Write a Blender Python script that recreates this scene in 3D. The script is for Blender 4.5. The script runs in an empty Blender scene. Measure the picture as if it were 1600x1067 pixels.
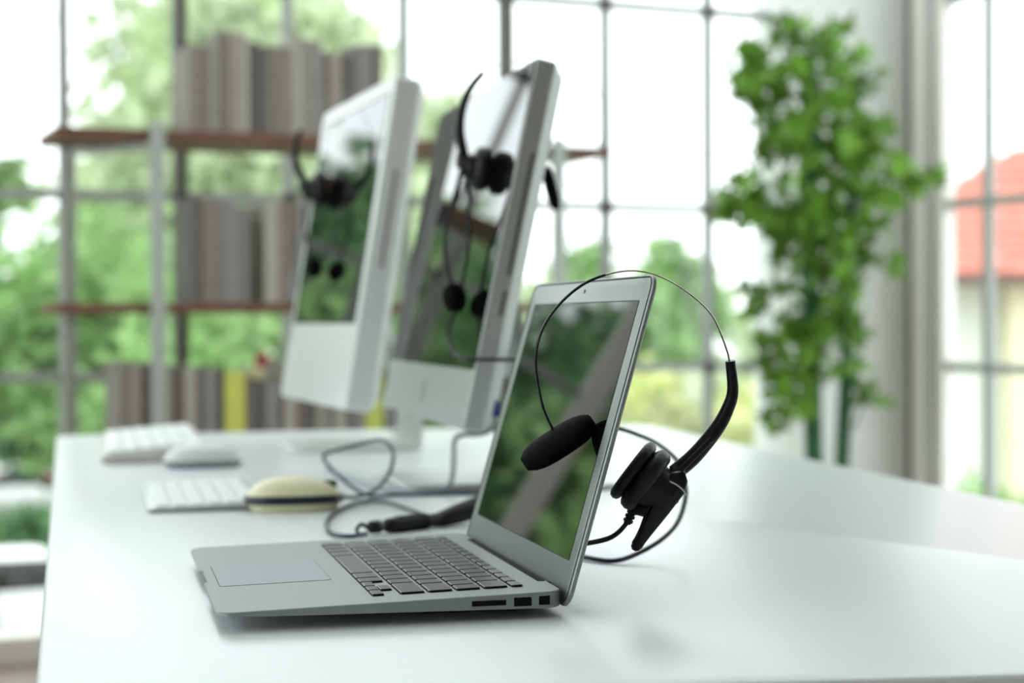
import bpy, bmesh, math, random
from mathutils import Vector, Matrix, Euler
random.seed(7)
SC = bpy.context.scene
COL = SC.collection
rad = math.radians

# ---------------------------------------------------------------- camera, world, exposure
DESK = 0.74
CAMZ = 0.9355
F_PX, PITCH, ROLL, YAW = 2725.3, 0.01263, -0.00429, 0.23317
cd = bpy.data.cameras.new('camera'); cam = bpy.data.objects.new('camera', cd); COL.objects.link(cam)
def _w(x, y, z):
    return Vector((x*math.cos(YAW)+y*math.sin(YAW), -x*math.sin(YAW)+y*math.cos(YAW), z))
_cp, _sp, _cr, _sr = math.cos(PITCH), math.sin(PITCH), math.cos(ROLL), math.sin(ROLL)
_r, _u, _f = _w(_cr, _sp*_sr, _cp*_sr), _w(-_sr, _sp*_cr, _cp*_cr), _w(0, _cp, -_sp)
cam.matrix_world = Matrix(((_r.x, _u.x, -_f.x, 0), (_r.y, _u.y, -_f.y, 0), (_r.z, _u.z, -_f.z, CAMZ), (0, 0, 0, 1)))
cd.sensor_fit = 'HORIZONTAL'; cd.sensor_width = 36.0; cd.lens = 36.0*F_PX/1600.0
cd.clip_start = 0.05; cd.clip_end = 500
cd.dof.use_dof = True; cd.dof.focus_distance = 1.165; cd.dof.aperture_fstop = 5.0
SC.camera = cam

world = bpy.data.worlds.new('overcast_sky'); SC.world = world; world.use_nodes = True
bg = world.node_tree.nodes['Background']
bg.inputs['Color'].default_value = (0.935, 0.98, 1.0, 1); bg.inputs['Strength'].default_value = 1.0
SC.view_settings.view_transform = 'Standard'; SC.view_settings.look = 'None'
SC.view_settings.gamma = 1.0; SC.view_settings.use_curve_mapping = False
SC.view_settings.exposure = 1.63
SC.cycles.use_denoising = True
SC.cycles.max_bounces = 12; SC.cycles.diffuse_bounces = 6; SC.cycles.transparent_max_bounces = 16
SC.cycles.caustics_reflective = False; SC.cycles.caustics_refractive = False

# ---------------------------------------------------------------- materials
def lin(h):
    h = h.lstrip('#'); o = []
    for i in (0, 2, 4):
        c = int(h[i:i+2], 16)/255
        o.append(c/12.92 if c <= .04045 else ((c+.055)/1.055)**2.4)
    return o
MATS = {}
def mat(name, col, rough=.5, metal=0., var=.06, scale=30., spec=.5, bump=0., transl=0., rnd=0., coat=0.):
    if name in MATS: return MATS[name]
    m = bpy.data.materials.new(name); m.use_nodes = True; MATS[name] = m
    nt = m.node_tree; N = nt.nodes; L = nt.links
    b = N['Principled BSDF']; out = N['Material Output']
    c = lin(col) if isinstance(col, str) else list(col)
    tc = N.new('ShaderNodeTexCoord'); no = N.new('ShaderNodeTexNoise')
    no.inputs['Scale'].default_value = scale; no.inputs['Detail'].default_value = 3
    L.new(tc.outputs['Object'], no.inputs['Vector'])
    rp = N.new('ShaderNodeValToRGB')
    rp.color_ramp.elements[0].position = .3; rp.color_ramp.elements[1].position = .7
    rp.color_ramp.elements[0].color = [max(0, x*(1-var)) for x in c]+[1]
    rp.color_ramp.elements[1].color = [min(1, x*(1+var)) for x in c]+[1]
    L.new(no.outputs['Fac'], rp.inputs['Fac'])
    colout = rp.outputs['Color']
    if rnd:
        oi = N.new('ShaderNodeObjectInfo'); hs = N.new('ShaderNodeHueSaturation')
        mr = N.new('ShaderNodeMapRange'); mr.inputs['To Min'].default_value = 1-rnd; mr.inputs['To Max'].default_value = 1+rnd
        L.new(oi.outputs['Random'], mr.inputs['Value']); L.new(mr.outputs['Result'], hs.inputs['Value'])
        L.new(colout, hs.inputs['Color']); colout = hs.outputs['Color']
    L.new(colout, b.inputs['Base Color'])
    b.inputs['Roughness'].default_value = rough; b.inputs['Metallic'].default_value = metal
    b.inputs['Specular IOR Level'].default_value = spec
    if coat: b.inputs['Coat Weight'].default_value = coat
    if bump:
        bp = N.new('ShaderNodeBump'); bp.inputs['Strength'].default_value = bump; bp.inputs['Distance'].default_value = .001
        L.new(no.outputs['Fac'], bp.inputs['Height']); L.new(bp.outputs['Normal'], b.inputs['Normal'])
    if transl:
        t = N.new('ShaderNodeBsdfTranslucent'); mx = N.new('ShaderNodeMixShader'); mx.inputs[0].default_value = transl
        L.new(colout, t.inputs['Color']); L.new(b.outputs[0], mx.inputs[1]); L.new(t.outputs[0], mx.inputs[2])
        L.new(mx.outputs[0], out.inputs['Surface'])
    return m
def glass_mat():
    m = bpy.data.materials.new('window_glass'); m.use_nodes = True
    N = m.node_tree.nodes; L = m.node_tree.links; N.clear()
    o = N.new('ShaderNodeOutputMaterial'); t = N.new('ShaderNodeBsdfTransparent'); g = N.new('ShaderNodeBsdfGlossy')
    mx = N.new('ShaderNodeMixShader'); lw = N.new('ShaderNodeLayerWeight'); lw.inputs['Blend'].default_value = .5
    pw = N.new('ShaderNodeMath'); pw.operation = 'POWER'; pw.inputs[1].default_value = 5.0
    f = N.new('ShaderNodeMath'); f.operation = 'MULTIPLY_ADD'; f.inputs[1].default_value = .7; f.inputs[2].default_value = .03
    L.new(lw.outputs['Facing'], pw.inputs[0]); L.new(pw.outputs[0], f.inputs[0])
    no = N.new('ShaderNodeTexNoise'); rp = N.new('ShaderNodeValToRGB')
    rp.color_ramp.elements[0].color = (.95, .975, .965, 1); rp.color_ramp.elements[1].color = (.97, .985, .98, 1)
    L.new(no.outputs['Fac'], rp.inputs['Fac']); L.new(rp.outputs['Color'], t.inputs['Color'])
    g.inputs['Roughness'].default_value = .02
    L.new(f.outputs[0], mx.inputs[0]); L.new(t.outputs[0], mx.inputs[1]); L.new(g.outputs[0], mx.inputs[2])
    L.new(mx.outputs[0], o.inputs['Surface'])
    return m
GLASS = glass_mat()
M_ALU = mat('brushed_aluminium', '#858b88', .42, .45, .02, 200)
M_ALU_S = mat('monitor_aluminium', '#b4b8b6', .45, .85, .02, 120)
M_WHITE_PL = mat('white_plastic', '#d1d4d1', .3, 0, .02, 40)
M_SCREEN = mat('dark_glossy_glass', '#0a0c0b', .025, 0, .05, 20, .5)
M_KEY = mat('black_key_plastic', '#0b0f11', .28, 0, .1, 300, .36)
M_BLACK = mat('black_plastic', '#070808', .36, 0, .1, 150, .3)
M_BLACK_SOFT = mat('black_foam', '#040404', .8, 0, .2, 600, .12, .4)
M_LEATHER = mat('black_leatherette', '#0a0b0b', .45, 0, .2, 400, .35, .5)
M_RUBBER = mat('dark_rubber', '#0d0e0f', .65, 0, .1, 100)
M_WIRE = mat('spring_steel', '#8f877a', .22, 1, .05, 100)
M_DARKWIRE = mat('blackened_steel', '#2b2b2a', .35, .6, .05, 100)
M_CABLE = mat('navy_cable', '#14202c', .45, 0, .1, 100)
M_CABLE_G = mat('grey_cable', '#8f979b', .45, 0, .05, 100)
M_DESK = mat('white_laminate', '#d3d7d9', .29, 0, .012, 400, .5, .02)
M_DESK_E = mat('desk_edge', '#5d574f', .5, 0, .05, 60)
M_LEG = mat('grey_powder_coat', '#9a9d9c', .45, .3, .03, 80)
M_WWHITE = mat('white_keycap', '#e3e7e6', .4, 0, .02, 100)
M_CREAM = mat('cream_plastic', '#dcd6b4', .35, 0, .03, 60)
M_NAVY = mat('navy_plastic', '#0e1a2a', .3, 0, .06, 60)
M_GROOVE = mat('dark_gap', '#060707', .7, 0, .05, 60, .15)
M_FRAME = mat('window_frame_grey', '#a6a9a6', .5, .2, .04, 30)
M_FRAME_D = mat('window_frame_dark', '#55534d', .5, .2, .05, 30)
M_FRAME_L = mat('window_frame_pale', '#ebe8e1', .45, .2, .03, 30)
M_WALL = mat('white_plaster', '#dfe3df', .85, 0, .03, 8)
M_COLUMN = mat('column_plaster', '#f0f3ef', .85, 0, .03, 6)
M_FLOOR = mat('floor_boards', '#8a7769', .45, 0, .15, 6)
M_SHELF = mat('brown_wood_plank', '#6e4a3a', .5, 0, .15, 20)
M_POST = mat('pale_metal_post', '#b4bab4', .45, .3, .03, 40)

# ---------------------------------------------------------------- mesh helpers
OFF = {}
class MB:
    def __init__(s, tf=None): s.v = []; s.f = []; s.tf = tf
    def add(s, vs, fs):
        n = len(s.v); s.v += [Vector(p) for p in vs]; s.f += [[i+n for i in q] for q in fs]; return s
    def box(s, x0, x1, y0, y1, z0, z1):
        vs = [(x, y, z) for z in (z0, z1) for y in (y0, y1) for x in (x0, x1)]
        return s.add(vs, [(0, 2, 3, 1), (4, 5, 7, 6), (0, 1, 5, 4), (2, 6, 7, 3), (0, 4, 6, 2), (1, 3, 7, 5)])
    def rings(s, rs, cap0=True, cap1=True, closed=False):
        n = len(rs[0]); vs = [p for r in rs for p in r]; fs = []
        R = len(rs)
        for i in range(R if closed else R-1):
            j = (i+1) % R
            for k in range(n):
                k2 = (k+1) % n
                fs.append((i*n+k, i*n+k2, j*n+k2, j*n+k))
        if not closed:
            if cap0: fs.append(tuple(range(n-1, -1, -1)))
            if cap1: fs.append(tuple(range((R-1)*n, R*n)))
        return s.add(vs, fs)
    def tube(s, pts, r, n=10, flat=None, up=None):
        pts = [Vector(p) for p in pts]; rr = r if isinstance(r, (list, tuple)) else [r]*len(pts)
        rs = []; prev = None
        for i, p in enumerate(pts):
            t = (pts[min(i+1, len(pts)-1)]-pts[max(i-1, 0)]).normalized()
            if up is not None: a = (Vector(up)-t*t.dot(Vector(up))).normalized()
            else:
                if prev is None: prev = Vector((0, 0, 1)) if abs(t.z) < .9 else Vector((0, 1, 0))
                a = (prev-t*t.dot(prev)).normalized(); prev = a
            b = t.cross(a)
            k = flat if flat else 1.
            rs.append([p+a*math.cos(2*math.pi*j/n)*rr[i]+b*math.sin(2*math.pi*j/n)*rr[i]*k for j in range(n)])
        return s.rings(rs)
    def lathe(s, c, axis, prof, n=24, closed=False):
        c = Vector(c); ax = Vector(axis).normalized()
        a = ax.cross(Vector((0, 0, 1)) if abs(ax.z) < .9 else Vector((1, 0, 0))).normalized(); b = ax.cross(a)
        return s.rings([[c+ax*h+(a*math.cos(2*math.pi*j/n)+b*math.sin(2*math.pi*j/n))*max(r, 1e-5) for j in range(n)] for h, r in prof], closed=closed)
    def build(s, name, m, parent=None, smooth=False, bevel=0, seg=2, origin=None, angle=40):
        off = origin if origin is not None else (OFF.get(parent.name, Vector()) if parent else Vector())
        vs = [Vector(s.tf(*p)) if s.tf else p for p in s.v]
        me = bpy.data.meshes.new(name); me.from_pydata([tuple(p-off) for p in vs], [], s.f)
        bm = bmesh.new(); bm.from_mesh(me); bmesh.ops.recalc_face_normals(bm, faces=bm.faces)
        if bevel:
            es = [e for e in bm.edges if len(e.link_faces) == 2 and e.calc_face_angle(0) > rad(30)]
            bmesh.ops.bevel(bm, geom=es, offset=bevel, segments=seg, profile=.5, affect='EDGES', clamp_overlap=True)
        if smooth:
            for f in bm.faces: f.smooth = True
            for e in bm.edges:
                if len(e.link_faces) == 2 and e.calc_face_angle(0) > rad(angle): e.smooth = False
        bm.to_mesh(me); bm.free()
        me.materials.append(m)
        o = bpy.data.objects.new(name, me); COL.objects.link(o)
        if parent: o.parent = parent; OFF[o.name] = off
        else: o.location = off; OFF[o.name] = off
        return o
def tag(o, label=None, cat=None, group=None, kind=None):
    if label: o['label'] = label
    if cat: o['category'] = cat
    if group: o['group'] = group
    if kind: o['kind'] = kind
    return o
def thing(name, loc, label, cat, group=None):
    o = bpy.data.objects.new(name, None); COL.objects.link(o); o.location = loc; o.empty_display_size = .05
    OFF[o.name] = Vector(loc); return tag(o, label, cat, group)
def inst(name, me, parent, loc, rot=None, scale=None, label=None):
    """one more object on shared mesh data, loc in world coordinates"""
    o = bpy.data.objects.new(name, me); COL.objects.link(o); o.parent = parent
    o.location = Vector(loc)-OFF[parent.name]
    if rot is not None: o.rotation_euler = rot
    if scale is not None: o.scale = scale
    if label: o['label'] = label
    return o
def mesh_of(mb, name, m, **k):
    o = mb.build(name, m, **k); me = o.data; bpy.data.objects.remove(o); return me
def spline(pts, k=8):
    P = [Vector(p) for p in pts]; P = [P[0]*2-P[1]]+P+[P[-1]*2-P[-2]]; out = []
    for i in range(1, len(P)-2):
        a, b, c, d = P[i-1:i+3]
        for j in range(k):
            t = j/k
            out.append(.5*((2*b)+(c-a)*t+(2*a-5*b+4*c-d)*t*t+(3*b-a-3*c+d)*t**3))
    out.append(P[-2]); return out
def rrect(x0, x1, y0, y1, r, n=5):
    o = []
    for cx, cy, a0 in ((x1-r, y1-r, 0), (x0+r, y1-r, 90), (x0+r, y0+r, 180), (x1-r, y0+r, 270)):
        for i in range(n+1):
            a = rad(a0+90*i/n); o.append((cx+r*math.cos(a), cy+r*math.sin(a)))
    return o

# ---------------------------------------------------------------- the room (its walls stand 10 degrees off the desk)
TH = rad(10)
def RM(a, b, z): return Vector((a*math.cos(TH)-b*math.sin(TH), a*math.sin(TH)+b*math.cos(TH), z))
RZ = (0, 0, TH)
A0, A1, B0, B1, HC = -3.4, 3.45, -3.2, 4.96, 4.2
def struct(name, mb, m, label, bevel=0): return tag(mb.build(name, m, bevel=bevel), label, kind='structure')
struct('floor', MB(RM).box(A0-.2, A1+.2, B0-.2, B1+.2, -.2, 0), M_FLOOR, 'brown floor of the glazed room')
SK = (-.4, 3.1, 2.2, 4.4)                                 # opening for an unseen roof light, added to brighten the desk
struct('ceiling', MB(RM).box(A0-.2, SK[0], B0-.2, B1+.2, HC, HC+.2).box(SK[1], A1+.2, B0-.2, B1+.2, HC, HC+.2).box(SK[0], SK[1], B0-.2, SK[2], HC, HC+.2).box(SK[0], SK[1], SK[3], B1+.2, HC, HC+.2), M_WALL, 'white ceiling with an opening for the added roof light')
struct('wall_rear', MB(RM).box(A0-.2, A1+.2, B0-.2, B0, 0, HC), mat('rear_wall_paint', '#bdb7b0', .85, 0, .03, 8), 'plain beige wall behind the camera')
struct('wall_right', MB(RM).box(A1, A1+.2, B0, .9, 0, HC), mat('rear_wall_paint', '#bdb7b0', .85, 0, .03, 8), 'plain beige wall at the right behind the camera')
struct('wall_left', MB(RM).box(A0-.2, A0, B0, -1.5, 0, HC), mat('rear_wall_paint', '#bdb7b0', .85, 0, .03, 8), 'plain beige wall at the left behind the camera')
struct('wall_corner', MB(RM).box(3.07, 3.45, 4.70, 5.06, 0, HC), M_COLUMN, 'pale plastered corner column beside the leafy plant', bevel=.006)

LV = [.07, .78, 1.29, 1.93, 2.57, 3.35, 4.14]                  # transom heights
BV = [.09-.345*k for k in range(9, 0, -1)]+[.195, .49, .785, 1.11, 1.43, 1.79, 2.125, 2.467, 2.838]
def glazing(name, label, pos, thick, lo, hi, fixed, along, clips=()):
    """pos: mullion positions; along 'a' = back wall, 'b' = side walls"""
    def P(s, d, z): return (s, fixed+d, z) if along == 'a' else (fixed+d, s, z)
    root = thing(name, P(0, 0, 0) if False else RM(*P(lo, 0, 0)), label, None); del_cat = root
    root['kind'] = 'structure'
    def bar(nm, s0, s1, d0, d1, z0, z1, m):
        p, q = P(s0, d0, z0), P(s1, d1, z1)
        mb = MB(RM).box(min(p[0], q[0]), max(p[0], q[0]), min(p[1], q[1]), max(p[1], q[1]), z0, z1)
        return mb.build(nm, m, root)
    bar('window_sill', lo, hi, -.05, .05, 0, .07, M_FRAME_L)
    bar('window_head', lo, hi, -.05, .05, 4.14, HC, M_FRAME_L)
    for s in pos:
        w, d, m = (.036, .06, M_FRAME_L) if s == .195 else (.015, .035, M_FRAME_D) if s in thick else (.016, .012, M_FRAME)
        bar('mullion', s-w, s+w, -d, d, .07, 4.14, m)
    for z in LV[1:-1]: bar('transom', lo, hi, -.014, .014, z-.014, z+.014, M_FRAME)
    edges = sorted(set([lo, hi]+list(pos))); cache = {}
    for s0, s1 in zip(edges, edges[1:]):
        if s1-s0 < .05: continue
        for z0, z1 in zip(LV, LV[1:]):
            key = (round(s1-s0, 3), round(z1-z0, 3))
            if key not in cache:
                w, h = key[0]/2, key[1]/2
                mb = MB().box(-w, w, -.003, .003, -h, h) if along == 'a' else MB().box(-.003, .003, -w, w, -h, h)
                cache[key] = mesh_of(mb, 'pane', GLASS)
            inst('pane', cache[key], root, RM(*P((s0+s1)/2, 0, (z0+z1)/2)), RZ)
    if clips:
        cm = mesh_of(MB().lathe((0, -.022, 0), (0, 1, 0), [(0, .012), (.004, .022), (.04, .022), (.044, .012)], 12), 'clip', M_FRAME_D, smooth=True)
        for s in clips:
            for z in LV[1:4]: inst('clip', cm, root, RM(*P(s, 0, z)), (0, 0, TH if along == 'a' else TH+math.pi/2))
    return root
glazing('window_1', 'wide gridded glass wall behind the shelf with thin grey bars', BV, (BV[0], BV[3], BV[6], .195, 1.11, 2.125), A0, 3.07, B1, 'a', clips=(.785, 1.43, 1.79, 2.467, 2.838))
w2 = glazing('window_2', 'glass wall right of the column with pale frame', [4.313-.345*k for k in range(0, 10)], [4.313-.345*k for k in (3, 6, 9)], .9, 4.66, A1, 'b')
# the frame post beside the column, with its dark seal, groove and two pale faces
MB(RM).box(3.43, 3.50, 4.665, 4.70, 0, HC).build('post_seal', M_FRAME_D, w2)
MB(RM).box(3.42, 3.468, 4.50, 4.665, 0, HC).build('post', M_FRAME_L, w2, bevel=.004)
MB(RM).box(3.414, 3.422, 4.545, 4.57, .02, HC).build('post_groove', M_FRAME, w2)
glazing('window_3', 'long glass wall on the far left of the room', [-1.5+.646*k for k in range(1, 10)], [-1.5+.646*k for k in (3, 6)], -1.5, B1, A0, 'b')

rl = thing('added_roof_light', RM(SK[0], SK[2], HC+.1), 'added glass roof light that brightens the desk from above', None); rl['kind'] = 'structure'  # unseen roof light put in to raise the light indoors
NX, NY = 4, 1; pwx, pwy = (SK[1]-SK[0])/NX, (SK[3]-SK[2])/NY
pane4 = mesh_of(MB().box(-pwx/2, pwx/2, -pwy/2, pwy/2, -.004, .004), 'pane', GLASS)
for i in range(NX+1): MB(RM).box(SK[0]+i*pwx-.02, SK[0]+i*pwx+.02, SK[2], SK[3], HC+.06, HC+.14).build('glazing_bar', M_FRAME_L, rl)
for j in range(1, NY): MB(RM).box(SK[0], SK[1], SK[2]+j*pwy-.02, SK[2]+j*pwy+.02, HC+.06, HC+.14).build('glazing_bar', M_FRAME_L, rl)
for i in range(NX):
    for j in range(NY): inst('pane', pane4, rl, RM(SK[0]+(i+.5)*pwx, SK[2]+(j+.5)*pwy, HC+.1), RZ)

# ---------------------------------------------------------------- desk
dk = thing('desk', (.46, 1.98, 0), 'long glossy white desk that everything stands on', 'desk')
def slab(outline, zs):
    return MB().rings([[(cx+(x-cx)*k[1], cy+(y-cy)*k[1], k[0]) for x, y in outline] for k in zs]) if False else None
DX0, DX1, DY0, DY1 = -.047, .967, .872, 3.085
def plate(x0, x1, y0, y1, r, levels, n=6):
    return MB().rings([[(x, y, z) for x, y in rrect(x0+i, x1-i, y0+i, y1-i, max(r-i, .0005), n)] for z, i in levels])
def desk_shape(mb):
    for p in mb.v:                                        # the sides splay a little and the front edge runs slightly askew
        q = (p.y-DY0)/(DY1-DY0); e = (p.x-DX0)/(DX1-DX0)
        p.x = (-.033-.037*q)*(1-e)+(.918+.067*q)*e; p.y += (1-q)*(.055-.118*e)
    return mb
top_ring = plate(DX0, DX1, DY0, DY1, .035, [(DESK-.022, 0), (DESK-.003, 0), (DESK-.0008, .0012), (DESK, .003)])
desk_shape(top_ring).build('desktop', M_DESK, dk, smooth=True, angle=50)
desk_shape(plate(DX0+.001, DX1-.001, DY0+.001, DY1-.001, .035, [(DESK-.027, .001), (DESK-.0222, 0)])).build('edge_band', M_DESK_E, dk)
for lx in (.05, .86):
    for ly in (1.0, 2.95):
        lg = MB().box(lx-.025, lx+.025, ly-.025, ly+.025, 0, DESK-.027).build('leg', M_LEG, dk, bevel=.004)
MB().box(.075, .835, 1.0-.012, 1.0+.012, .64, .712).build('rail', M_LEG, dk)
MB().box(.075, .835, 2.95-.012, 2.95+.012, .64, .712).build('rail', M_LEG, dk)

# ---------------------------------------------------------------- laptop
LX, LY = .0712, 1.0998                                    # front near corner
LW, LD = .325, .224
lap = thing('laptop', (LX+.11, LY+LW/2, DESK), 'open silver laptop with a black screen, a headset hung on its lid', 'laptop')
def ztop(x): return DESK+.0126+.0243*x                   # x from the front edge
def lap_outline(i, notch=True):
    r = max(.012-i, .001); o = []
    for x, y in rrect(i, LD-i, i, LW-i, r, 6): o.append((x, y))
    # the finger notch sits in the middle of the front edge (x = i, going from y high to y low)
    k = next(j for j, (x, y) in enumerate(o) if abs(x-i) < 1e-6 and y < LW/2)
    nd = .0028 if notch else 0
    o[k:k] = [(i, .197), (i+nd, .194), (i+nd, .136), (i, .133)]
    return o
def lap_ring(i, zf): return [(LX+x, LY+y, zf(x)) for x, y in lap_outline(i)]
def lowz(x): return ztop(x)-(.0026+.0080*min(1, x/.2))
def botz(x): return DESK+.0012+max(0, .0062*(1-x/.07))
MB().rings([lap_ring(.030, botz), lap_ring(.008, lambda x: lowz(x)*.8+botz(x)*.2), lap_ring(.0012, lambda x: lowz(x)-.0003), lap_ring(.0012, lowz)]).build('shaded_underside', mat('underside_shade_grey', '#3c3f3e', .6, .2, .03, 80), lap, smooth=True, angle=35)  # aluminium underside coloured dark to deepen the shade beneath the laptop
body = MB().rings([lap_ring(0, lowz), lap_ring(0, lambda x: ztop(x)-.0006), lap_ring(.0006, ztop)])
body.build('base', M_ALU, lap, smooth=True, angle=35)
for fx in (.09, .185):
    for fy in (.06, LW-.06): MB().lathe((LX+fx, LY+fy, DESK), (0, 0, 1), [(0, .006), (.0012, .0065), (botz(fx)-DESK+.0006, .0065)], 14).build('foot', M_RUBBER, lap)
def top_plate(x0, x1, y0, y1, r, h0, h1, inset=.0):
    return MB().rings([[(LX+x, LY+y, ztop(x)+h) for x, y in rrect(x0+i, x1-i, y0+i, y1-i, r, 4)] for h, i in ((h0, 0), (h1-.0001, 0), (h1, inset))])
# trackpad: a dark gap round a silver plate
top_plate(.0090, .0862, LW/2-.0529, LW/2+.0529, .003, -.001, .00005).build('trackpad_gap', M_GROOVE, lap)
top_plate(.0094, .0858, LW/2-.0525, LW/2+.0525, .0028, -.001, .00025).build('trackpad', mat('trackpad_silver', '#868d8f', .42, .45, .02, 150), lap)
# keyboard
U = .272/14.5; PIT = .0187; KH = .0155
WELLS = MB()
def key(x0, dx, uu, w):
    """uu, w in key units measured from the user's left (the far side)"""
    y1 = LY+LW/2+.136-uu*U-.0012; y0 = y1-(w*U-.0024)
    xa, xb = LX+x0, LX+x0+dx
    zz = lambda x: ztop(x-LX)
    mb = MB().rings([[(x, y, zz(x)-.0004) for x, y in rrect(xa, xb, y0, y1, .0013, 3)],
                     [(x, y, zz(x)+.0011) for x, y in rrect(xa, xb, y0, y1, .0013, 3)],
                     [(x, y, zz(x)+.0014) for x, y in rrect(xa+.0004, xb-.0004, y0+.0004, y1-.0004, .001, 3)]])
    mb.build('key', M_KEY, lap)
    g_ = .0006
    WELLS.rings([[(x, y, zz(x)+h) for x, y in rrect(xa-g_, xb+g_, y0-g_, y1+g_, .0016, 3)] for h in (-.0004, .00006)])
ROWS = [[1, 1, 1, 1.25, 5, 1.25, 1], [2.25]+[1]*10+[2.25], [1.75]+[1]*11+[1.75], [1.5]+[1]*13, [1]*13+[1.5], [14.5/14]*14]
for ri, row in enumerate(ROWS):
    uu = 0; x0 = .1025+ri*PIT; dx = KH if ri < 5 else .0072
    for w in row: key(x0, dx, uu, w); uu += w
    if ri == 0:
        key(x0, .0074, uu, 1); key(x0, .0074, uu+1, 1); key(x0+.0081, .0074, uu+1, 1); key(x0, .0074, uu+2, 1)
tag(WELLS.build('key_wells', M_GROOVE, lap), kind='stuff')
# ports on the near side
for nm, v0, v1, z0, z1 in (('card_slot', .1625, .1855, .0052, .0078), ('usb_port', .1905, .2025, .0046, .0094), ('display_port', .2072, .2148, .0046, .0094)):
    zt = ztop((v0+v1)/2)
    MB().box(LX+v0, LX+v1, LY-.00015, LY+.006, zt-z1+.001, zt-z0+.0022).build(nm, M_GROOVE, lap, bevel=.0004)
# hinge: recess, dark barrel
MB().rings([[(LX+x, LY+y, ztop(x)+h) for x, y in rrect(.2180, .2235, .045, .28, .002, 4)] for h in (-.003, .0002)]).build('hinge_recess', M_GROOVE, lap)
MB().tube([(LX+.2255, LY+.047, DESK+.0135), (LX+.2255, LY+.278, DESK+.0135)], .0036, 14).build('hinge_barrel', M_BLACK, lap, smooth=True)
# lid
TL = .27959
def LP(y, s, t=0.):
    """y along the lid, s up the lid face, t behind the face"""
    return Vector((.2942+s*math.sin(TL)+t*math.cos(TL), y, .7426+s*math.cos(TL)-t*math.sin(TL)))
def lid_ring(i, t, r=.011): return [LP(LY+y, s, t) for y, s in rrect(i, LW-i, .0045+i, .2319-i, r, 6)]
LT = .0006
lid = MB().rings([lid_ring(.0012, LT, .010), lid_ring(.0, LT+.0010), lid_ring(.0, .0034), lid_ring(.0016, .0046, .010), lid_ring(.02, .0056)]).build('lid', M_ALU, lap, smooth=True, angle=40)
def lid_rect(y0, y1, s0, s1, t0, t1, r=.001): return MB().rings([[LP(y, s, t) for y, s in rrect(y0, y1, s0, s1, r, 3)] for t in (t0, t1)])
MM = (LW-.2861)/2
lid_rect(LY+MM-.0008, LY+LW-MM+.0008, .0344-.0008, .2132+.0008, LT-.0001, .002).build('screen_seal', M_RUBBER, lid)
lid_rect(LY+MM, LY+LW-MM, .0344, .2132, LT-.00025, .002).build('screen', M_SCREEN, lid)
ringpts = [LP(LY+y, s, LT+.0001) for y, s in rrect(.0017, LW-.0017, .0062, .2302, .0095, 6)]
g = MB(); n = len(ringpts); rs = []
for i, p in enumerate(ringpts):
    t = (ringpts[(i+1) % n]-ringpts[i-1]).normalized(); a = LP(0, 0, 1)-LP(0, 0, 0); b = t.cross(a)
    rs.append([p+a*math.cos(q*math.pi/3)*.0006+b*math.sin(q*math.pi/3)*.0006 for q in range(6)])
g.rings(rs, closed=True).build('gasket', M_RUBBER, lid, smooth=True)
MB().lathe(LP(LY+LW/2, .2225, LT-.0002), LP(0, 0, -1)-LP(0, 0, 0), [(-.001, .0016), (.0001, .0016)], 12).build('webcam', M_GROOVE, lid)

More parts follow.
